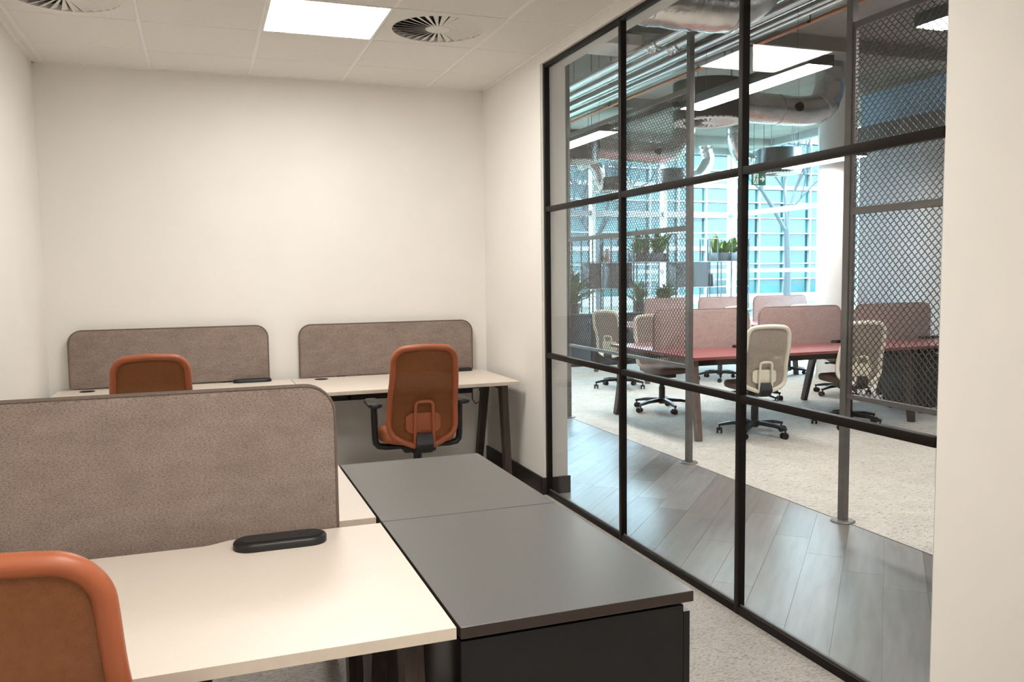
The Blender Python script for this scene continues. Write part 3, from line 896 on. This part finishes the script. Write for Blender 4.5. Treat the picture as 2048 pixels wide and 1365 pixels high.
# cream chairs
CG = 'cream office chairs'
cc = make_chair('office_chair', 'cream mesh office chair at the corridor side of the nearer red bench, in full view', M_CREAM, M_CRMESH, M_CRFAB, False, CG)
cc.scale = (1, 1, .95); cc.location = (4.62, 6.33, 0); cc.rotation_euler = (0, 0, math.radians(-14))
SPOTS = [((5.70, 6.36), -16, 'cream mesh office chair seen through the mesh screen, corridor side of the nearer bench'),
         ((4.56, 7.86), 176, 'cream mesh office chair tucked in at the window side of the nearer bench end'),
         ((5.80, 7.95), 190, 'cream mesh office chair at the window side of the nearer bench, behind its middle screen'),
         ((7.05, 8.0), 170, 'cream mesh office chair on the window side of the nearer bench at its column end'),
         ((4.95, 9.60), -62, 'cream mesh office chair turned sideways at the corridor end of the farther bench'),
         ((6.55, 9.75), 4, 'cream mesh office chair at the corridor side of the farther bench, middle place'),
         ((7.65, 9.72), -8, 'cream mesh office chair at the corridor side of the farther bench, by the column')]
for (x, y), a, lab in SPOTS:
    k = copy_tree(cc); k.location = (x, y, 0); k.rotation_euler = (0, 0, math.radians(a)); k['label'] = lab

# ================================================================== LOW CABINETS, SHELVING, PLANTS
for k, (a, b) in enumerate(((3.9, 5.1), (5.1, 6.3), (6.3, 7.5), (7.5, 8.7))):
    t = thing('low_cabinet', 'graphite grey low cabinet below the plant shelving, %s from the corridor' % ['first', 'second', 'third', 'fourth'][k], 'cabinet', ((a+b)/2, 12.25, 0), 0, 'graphite low cabinets')
    h = (b-a)/2
    bm = box(B(), (-h, -.23, .04), (h, .25, .80), .002); finish('body', bm, M_CABGREY, t)
    bm = box(B(), (-h, -.26, .80), (h, .27, .83), .002); finish('cabinet_top', bm, M_CABGREY, t)
    bm = box(B(), (-h+.03, -.20, 0), (h-.03, .22, .04)); finish('plinth', bm, M_BLACK, t)
    for s in (-1, 1):
        x0, x1 = (-h+.005, -.003) if s < 0 else (.003, h-.005)
        bm = box(B(), (x0, -.248, .05), (x1, -.23, .79), .002); d = finish('door', bm, M_CABGREY, t)
        bm = box(B(), (s*.04-.006, -.256, .55), (s*.04+.006, -.247, .68)); finish('handle', bm, M_BLACKM, d)
t = thing('shelving_frame', 'open black rod shelving standing on the graphite cabinets before the windows', 'shelving', (0, 12.25, .83))
VX = [4.55, 5.02, 5.42, 5.72, 5.92, 6.10, 6.50, 6.72, 7.13, 7.28, 7.92, 8.07, 8.34, 8.68]
for x in VX:
    for y in (-.15, .15):
        bm = box(B(), (x-.008, y-.008, 0), (x+.008, y+.008, 1.19)); finish('upright', bm, M_CHARC, t)
for z in (.38, .80, 1.18):
    for y in (-.15, .15):
        bm = box(B(), (VX[0], y-.007, z-.007), (VX[-1], y+.007, z+.007)); finish('rail', bm, M_GREYALU, t)
    for a, b in (((5.72, 6.50), (7.28, 8.08)) if z < .5 else ((VX[0], VX[-1]),) if z < 1 else ()):
        bm = box(B(), (a, -.143, z-.004), (b, .143, z+.004)); finish('shelf', bm, M_GREYALU, t)
for k, (a, b) in enumerate(((5.73, 5.92), (6.10, 6.48), (7.29, 7.91))):
    bm = box(B(), (a, -.14, 0), (b, .14, .40), .003); box(bm, (a+.012, -.145, .012), (b-.012, -.14, .388))
    o = finish('shelf_box', bm, M_CABGREY); o.location = (0, 12.25, .83+.386)
    tag(o, ['narrow grey closed box in the black rod shelving', 'medium grey closed box in the black rod shelving', 'wide grey closed box in the black rod shelving'][k], 'storage box', 'closed boxes in the shelving')
bm = lathe(B(), [(0, 0), (.055, 0), (.060, .02), (.058, .19), (.05, .21), (.045, .21), (.045, .02), (0, .02)], 20)
o = finish('vase', bm, M_CHARC); o.location = (8.0, 12.2, 1.216); tag(o, 'dark round pot standing beside the wide grey shelf box', 'vase')
bm = lathe(B(), [(0, 0), (.035, 0), (.042, .05), (.030, .16), (.028, .25), (.034, .27), (.026, .27), (.022, .16), (0, .02)], 20)
o = finish('vase', bm, M_CHARC); o.location = (5.98, 12.2, 1.636); tag(o, 'slim dark vase on the upper level of the black rod shelving', 'vase')
bm = lathe(B(), [(0, 0), (.04, 0), (.055, .04), (.045, .10), (.026, .14), (.030, .21), (.022, .21), (.02, .14), (0, .02)], 20)
o = finish('vase', bm, M_PINK); o.location = (6.08, 12.2, 1.636); tag(o, 'pinkish ceramic vase on the upper level of the black rod shelving', 'vase')
def leaf_mesh(name, m, wid):
    bm = B(); rows = []
    for i in range(6):
        s = i/5; ww = wid*math.sin(math.pi*(.08+.92*s)**.8)*(1 if i < 5 else .05)
        z = s*.75 - .35*s*s; y = s
        rows.append([bm.verts.new((-ww, y, z+ww*.3)), bm.verts.new((0, y, z)), bm.verts.new((ww, y, z+ww*.3))])
    for A, C in zip(rows, rows[1:]):
        for k in range(2): bm.faces.new((A[k], A[k+1], C[k+1], C[k]))
    return finish(name, bm, m, None, 60)
def plant(label, loc, trough, n, lmin, lmax, m, wid, seed, pot=None):
    rr = random.Random(seed)
    t = thing('potted_plant', label, 'plant', loc)
    if pot:
        bm = lathe(B(), [(0, 0), (pot*.75, 0), (pot, trough[2]), (pot*.9, trough[2]), (pot*.85, trough[2]-.03), (0, trough[2]-.03)], 20); finish('pot', bm, M_CHARC, t)
    else:
        hx, hy, hz = trough
        bm = box(B(), (-hx, -hy, 0), (hx, hy, hz), .003); finish('planter', bm, M_CHARC, t)
    lf = leaf_mesh('leaf', m, wid); lf.parent = t
    for k in range(n):
        o = lf if k == 0 else link_copy(lf, t)
        s = rr.uniform(lmin, lmax)
        px = rr.uniform(-.85, .85)*(trough[0] if not pot else pot*.5)
        o.location = (px, rr.uniform(-.04, .04), trough[2]-.01)
        o.rotation_euler = (rr.uniform(-.15, .95), 0, rr.uniform(0, 2*math.pi)); o.scale = (s, s, s)
    return t
ZS1, ZS2 = .83+.80+.006, .83
plant('lime green leafy plant in the shelf planter toward the glass corner', (8.33, 12.25, ZS1), (.26, .13, .14), 30, .20, .38, M_LEAF2, .16, 1)
plant('green strappy plant in the shelf planter behind the mesh screen', (6.85, 12.25, ZS1), (.30, .13, .14), 44, .28, .50, M_LEAF, .10, 2)
plant('pale green leafy plant in the shelf planter at the corridor end', (5.10, 12.25, ZS1), (.26, .13, .14), 26, .18, .34, M_LEAF2, .16, 3)
plant('bushy green plant standing on the low cabinet at the corridor end', (5.46, 12.20, ZS2), (.16, .16, .16), 64, .30, .58, M_LEAF, .15, 4, pot=.15)
plant('dark green bush on the low cabinet beside the wide shelf box', (7.10, 12.2, ZS2), (.15, .15, .15), 40, .18, .36, M_LEAF, .17, 5, pot=.14)
plant('slender green plant on the low cabinet under the strappy shelf plant', (6.66, 12.2, ZS2), (.12, .12, .16), 16, .25, .48, M_LEAF, .09, 6, pot=.11)

# ================================================================== OPEN OFFICE CEILING SERVICES
# insulated pipes and copper pipe along the corridor
for k, x in enumerate((3.89, 4.10, 4.34, 4.53)):
    t = thing('insulated_pipe', 'silver lagged ceiling pipe, %s from the glass partition' % ['first', 'second', 'third', 'fourth'][k], 'pipe', (x, 6.0, 3.50), 0, 'silver lagged pipes under the slab')
    r = .048 if k < 2 else .042
    bm = cyl(B(), (0, -5.5, 0), (0, 8.6, 0), r, 20); finish('lagging', bm, M_PIPE, t, 50)
    for y in ((.85, 3.35) if k < 2 else (-2.6,)):
        bm = lathe(B(), [(r, -.09), (r+.012, -.085), (r+.014, -.05), (r+.002, -.035), (r+.002, .035), (r+.014, .05), (r+.012, .085), (r, .09)], 20)
        for v in bm.verts: v.co = Vector((v.co.x, v.co.z+y, v.co.y))
        finish('coupling', bm, M_PIPE, t, 40)
    for y in (-2.0, .4, 2.6, 5.0):
        bm = cyl(B(), (0, y, 0), (0, y, SLAB-3.50), .005, 6); finish('hanger_rod', bm, M_STEEL, t)
t = thing('copper_pipe', 'thin orange copper sprinkler pipe running beside the silver pipes', 'pipe', (4.73, 6.0, 3.48))
bm = cyl(B(), (0, -5.5, 0), (0, 8.6, 0), .017, 12); finish('tube', bm, M_COPPER, t, 50)
for y in (-2.0, -.2, 1.0, 3.4, 5.2):
    bm = cyl(B(), (0, y, 0), (0, y, SLAB-3.48), .005, 6); lathe(bm, [(.018, -.01), (.026, -.01), (.026, .01), (.018, .01)], 12, (0, y, 0)); finish('hanger', bm, M_BLACKM, t)
t = thing('cable_tray', 'dark cable tray hung between the silver pipes and the copper pipe', 'cable tray', (4.90, 6.0, 3.64))
bm = box(B(), (-.09, -5.5, 0), (.09, 8.6, .006)); box(bm, (-.09, -5.5, .006), (-.085, 8.6, .06)); box(bm, (.085, -5.5, .006), (.09, 8.6, .06)); finish('tray', bm, M_DRUM, t)
for y in (-1.2, 1.2, 3.6, 6.0):
    for s in (-1, 1):
        bm = cyl(B(), (s*.08, y, 0), (s*.08, y, SLAB-3.64), .005, 6); finish('hanger_rod', bm, M_STEEL, t)
# slab beams
for k, y in enumerate((4.2, 7.6, 11.0, 13.6)):
    bm = box(B(), (2.26, y-.16, SLAB-.14), (OX1, y+.16, SLAB)); struct('trim_%d' % (5+k), bm, M_CONC)
# white cassette
t = thing('ceiling_unit', 'white rounded ceiling unit hanging above the silver pipes', 'ceiling unit', (3.86, 7.55, 3.62))
bm = B(); prism(bm, rrect(-.22, -.22, .22, .22, .06), 'z', 0, .10); finish('casing', bm, M_TRIMW, t, 40)
bm = cyl(B(), (0, 0, .10), (0, 0, SLAB-3.62), .008, 8); finish('hanger_rod', bm, M_STEEL, t)
# pendants
def pendant(label, x, y0, y1, z=3.0, wd=.24):
    t = thing('linear_pendant', label, 'pendant light', (x, (y0+y1)/2, z), 0, 'linear pendant lights of the open office')
    h = (y1-y0)/2
    bm = box(B(), (-wd/2, -h, .004), (wd/2, h, .085), .002); finish('housing', bm, M_DRUM, t)
    bm = box(B(), (-wd/2+.012, -h+.012, 0), (wd/2-.012, h-.012, .006)); finish('diffuser', bm, M_STRIP, t)
    for s in (-.7, .7):
        bm = cyl(B(), (0, s*h, .085), (0, s*h, SLAB-z), .002, 6); finish('suspension_wire', bm, M_STEEL, t)
    return t
pendant('linear pendant light with dark housing above the nearer red bench end', 4.43, 5.30, 7.12)
pendant('linear pendant light with dark housing in the row beyond the first mesh screen', 4.24, 8.45, 10.1)
pendant('linear pendant light with dark housing beside the white wall stub', 4.45, 2.6, 4.32)
bm = box(B(), (4.24, 7.13, 3.02), (4.36, 8.44, 3.075)); tag(finish('pendant_link', bm, M_DRUM), 'dark unlit link bar joining two linear pendant lights', 'light link')
pendant('linear pendant light near the round white column', 7.33, 8.08, 9.38, 2.8)
pendant('linear pendant light below the far silver ducts', 8.28, 11.85, 13.3)
# swirl diffuser drums and foil ducts
def drum(label, x, y, z, r=.34, hgt=.40):
    t = make_vent(label, (x, y, z), 2*r+.01, r*.72, M_TRIMW, M_BLACK, 26, 'diffuser_drum', 'air diffuser', True)
    t['group'] = 'dark diffuser drums'
    bm = lathe(B(), [(r-.004, .0), (r, .0), (r, hgt), (r-.004, hgt), (0, hgt), (0, hgt-.01), (r-.01, hgt-.01), (r-.01, .012), (r-.004, .012)], 40); finish('drum', bm, M_DRUM, t, 40)
    for a in (-1.25, .1, 1.4):
        bm = cyl(B(), (r*.8*math.cos(a), r*.8*math.sin(a), hgt), (r*.8*math.cos(a), r*.8*math.sin(a), SLAB-z), .004, 6); finish('hanger_rod', bm, M_STEEL, t)
    return t
drum('large dark diffuser drum hanging over the nearer bench', 5.22, 8.02, 3.07, .38, .42)
drum('dark diffuser drum near the round column and the exit sign', 8.85, 11.55, 3.02, .34, .40)
drum('dark diffuser drum behind the first mesh screen, corridor end', 5.15, 11.35, 3.06, .34, .42)
drum('small dark diffuser drum below the far curling duct', 8.22, 13.75, 3.05, .34, .28)
drum('small dark diffuser drum hanging before the far windows', 6.98, 13.75, 2.90, .34, .24)
def duct(label, pts, r, group='silver foil ducts', clamps=()):
    t = thing('foil_duct', label, 'air duct', (0, 0, 0), 0, group)
    pts = [Vector(p) for p in pts]
    # smooth the corners with Catmull-Rom
    out = []
    for i in range(len(pts)-1):
        p0, p1, p2, p3 = pts[max(0, i-1)], pts[i], pts[i+1], pts[min(len(pts)-1, i+2)]
        for k in range(8):
            u = k/8
            out.append(.5*((2*p1)+(p2-p0)*u+(2*p0-5*p1+4*p2-p3)*u*u+(3*p1-p0-3*p2+p3)*u*u*u))
    out.append(pts[-1])
    rs = random.Random(len(label))
    bm = tube(B(), out, [r*(1+rs.uniform(-.03, .03)) for _ in out], 24); finish('duct_skin', bm, M_FOIL, t, 60)
    for c in clamps:
        i = int(c*(len(out)-2)); d = (out[i+1]-out[i]).normalized()
        bm = tube(B(), [out[i]-d*.012, out[i]+d*.012], r*1.045, 24); finish('duct_clamp', bm, M_FOIL, t, 40)
    return t
duct('large silver foil duct crossing above the corridor next to the glass', [(2.28, 4.8, 3.18), (2.65, 4.8, 3.18), (3.0, 4.8, 3.17), (3.28, 4.8, 3.19), (3.50, 4.8, 3.34), (3.58, 4.8, 3.60), (3.58, 4.8, 3.80), (3.58, 4.8, SLAB-.001)], .170, clamps=(.17, .42))
t = duct('silver foil duct with an upward elbow in front of the white column', [(5.58, 8.02, 3.27), (6.0, 8.02, 3.26), (6.45, 8.02, 3.26), (6.72, 8.02, 3.34), (6.84, 8.03, 3.58), (6.84, 8.03, 3.80), (6.84, 8.03, SLAB-.001)], .165, clamps=(.22, .5))
bm = cyl(B(), (6.28, 7.84, 3.27), (6.28, 7.87, 3.27), .05, 20); finish('damper_plug', bm, M_BLACK, t, 40)
t = duct('silver foil duct with an upward elbow behind the first mesh screen', [(5.47, 11.35, 3.28), (6.0, 11.35, 3.26), (6.5, 11.35, 3.24), (6.80, 11.35, 3.32), (6.95, 11.36, 3.58), (6.95, 11.36, 3.78), (6.95, 11.36, SLAB-.001)], .165, clamps=(.3,))
bm = cyl(B(), (6.42, 11.17, 3.25), (6.42, 11.20, 3.25), .05, 20); finish('damper_plug', bm, M_BLACK, t, 40)
duct('curling silver flexible duct above the small far drum', [(8.5, 13.75, 3.2), (8.75, 13.75, 3.25), (8.93, 13.75, 3.5), (8.90, 13.75, 3.72), (8.86, 13.75, 3.84), (8.86, 13.75, SLAB-.001)], .12)
duct('curling silver flexible duct beside the exit sign', [(8.3, 11.55, 3.22), (8.15, 11.55, 3.25), (8.02, 11.55, 3.45), (8.0, 11.55, 3.7), (8.02, 11.55, 3.82), (8.02, 11.55, SLAB-.001)], .12)
duct('curling silver flexible duct at the corridor end by the far windows', [(6.2, 13.5, 3.32), (6.38, 13.5, 3.38), (6.55, 13.5, 3.25), (6.62, 13.6, 3.05), (6.72, 13.7, 3.0)], .11)
# exit sign
t = thing('exit_sign', 'green emergency exit sign with running figure and right arrow', 'exit sign', (6.26, 8.55, 2.48))
bm = box(B(), (-.095, -.012, 0), (.095, .012, .145), .003); finish('sign_plate', bm, M_GREEN, t)
bm = box(B(), (-.10, -.010, .145), (.10, .010, .160), .002)
for s in (-.07, .07): cyl(bm, (s, 0, .16), (s, 0, SLAB-2.48), .003, 6)
finish('sign_hanger', bm, M_STEEL, t)
bm = B(); prism(bm, [(-.082, .012), (-.012, .012), (-.012, .133), (-.082, .133)], 'y', -.0135, -.012); finish('door_symbol', bm, M_SIGNW, t, 0)
bm = lathe(B(), [(0, -.001), (.009, -.001), (.009, .001), (0, .001)], 14)
for v in bm.verts: v.co = Vector((v.co.x-.038, -.0145+v.co.z, v.co.y+.112))
prism(bm, [(-.058, .060), (-.044, .060), (-.030, .098), (-.046, .102)], 'y', -.0150, -.0136)
prism(bm, [(-.058, .064), (-.046, .060), (-.030, .040), (-.034, .018), (-.042, .018), (-.040, .038)], 'y', -.0150, -.0136)
prism(bm, [(-.060, .062), (-.052, .058), (-.064, .032), (-.080, .022), (-.082, .030), (-.070, .038)], 'y', -.0150, -.0136)
prism(bm, [(-.034, .096), (-.030, .088), (-.018, .078), (-.015, .084)], 'y', -.0150, -.0136)
prism(bm, [(-.046, .102), (-.046, .094), (-.066, .084), (-.068, .090)], 'y', -.0150, -.0136)
finish('running_figure', bm, M_GREEN, t, 0)
bm = B(); prism(bm, [(.010, .064), (.052, .064), (.034, .044), (.050, .044), (.082, .073), (.050, .102), (.034, .102), (.052, .082), (.010, .082)], 'y', -.0135, -.012); finish('arrow_symbol', bm, M_SIGNW, t, 0)

# ================================================================== OUTSIDE
bm = box(B(), (-30, OY1+.25, -.30), (70, 90, -.12)); box(bm, (OX1+.25, -20, -.30), (70, OY1+.25, -.12)); struct('ground_lawn', bm, M_LAWN)
t = thing('office_building', 'pale glass fronted office building with white mullions across the lawn', 'building', (14, 36, -.12))
NX, NZ, pwx, phz = 30, 10, 1.55, .76
bm = box(B(), (-NX*pwx/2-1, .25, 0), (NX*pwx/2+1, 8, NZ*phz+1.2)); finish('wall', bm, M_FACW, t)
bm = box(B(), (-NX*pwx/2-1, -.1, 0), (NX*pwx/2+1, .25, .42)); finish('base_wall', bm, M_FACW, t)
for i in range(NX+1):
    bm = box(B(), (-NX*pwx/2+i*pwx-.035, -.08, .42), (-NX*pwx/2+i*pwx+.035, .24, .42+NZ*phz)); finish('mullion', bm, M_FACW, t)
for j in range(NZ+1):
    hh = .10 if j % 4 == 3 else .03
    bm = box(B(), (-NX*pwx/2, -.06, .42+j*phz-hh), (NX*pwx/2, .24, .42+j*phz+hh)); finish('transom', bm, M_FACW, t)
rr = random.Random(11)
pan = {}
for i in range(NX):
    for j in range(NZ):
        if rr.random() < .01: continue
        k = rr.choices((0, 1, 2), (5, 4, 3))[0]
        if k not in pan:
            bm = box(B(), (-pwx/2+.04, .10, -phz/2+.04), (pwx/2-.04, .14, phz/2-.04)); pan[k] = finish('window_pane', bm, M_FACG[k], t, 0); o = pan[k]
        else: o = link_copy(pan[k], t)
        o.location = (-NX*pwx/2+(i+.5)*pwx, 0, .42+(j+.5)*phz)
def tree(label, x, y, hgt, seed):
    rr = random.Random(seed)
    t = thing('bare_tree', label, 'tree', (x, y, -.12), 0, 'bare trees on the lawn')
    bm = tube(B(), [(0, 0, 0), (.05, 0, hgt*.2), (0, .05, hgt*.4)], [.16, .13, .10], 8); finish('trunk', bm, M_BARK, t)
    bm = B()
    def grow(p, d, ln, r, depth):
        q = p+d*ln*.5+Vector((rr.uniform(-.05, .05)*ln, 0, 0)); e = p+d*ln
        tube(bm, [p, q, e], [r, r*.8, r*.6], 5)
        if depth == 0: return
        for _ in range(3):
            nd = (d+Vector((rr.uniform(-.8, .8), rr.uniform(-.8, .8), rr.uniform(-.1, .6)))).normalized()
            grow(e if rr.random() < .6 else q, nd, ln*.72, r*.6, depth-1)
    for _ in range(4):
        grow(Vector((0, .05, hgt*.38)), Vector((rr.uniform(-.7, .7), rr.uniform(-.7, .7), 1)).normalized(), hgt*.24, .08, 4)
    finish('branches', bm, M_BARK, t)
tree('bare branching tree on the lawn opposite the round column', 21.5, 27.5, 8.0, 5)
tree('bare branching tree on the lawn farther along the glass building', 14.5, 30.0, 7.5, 8)
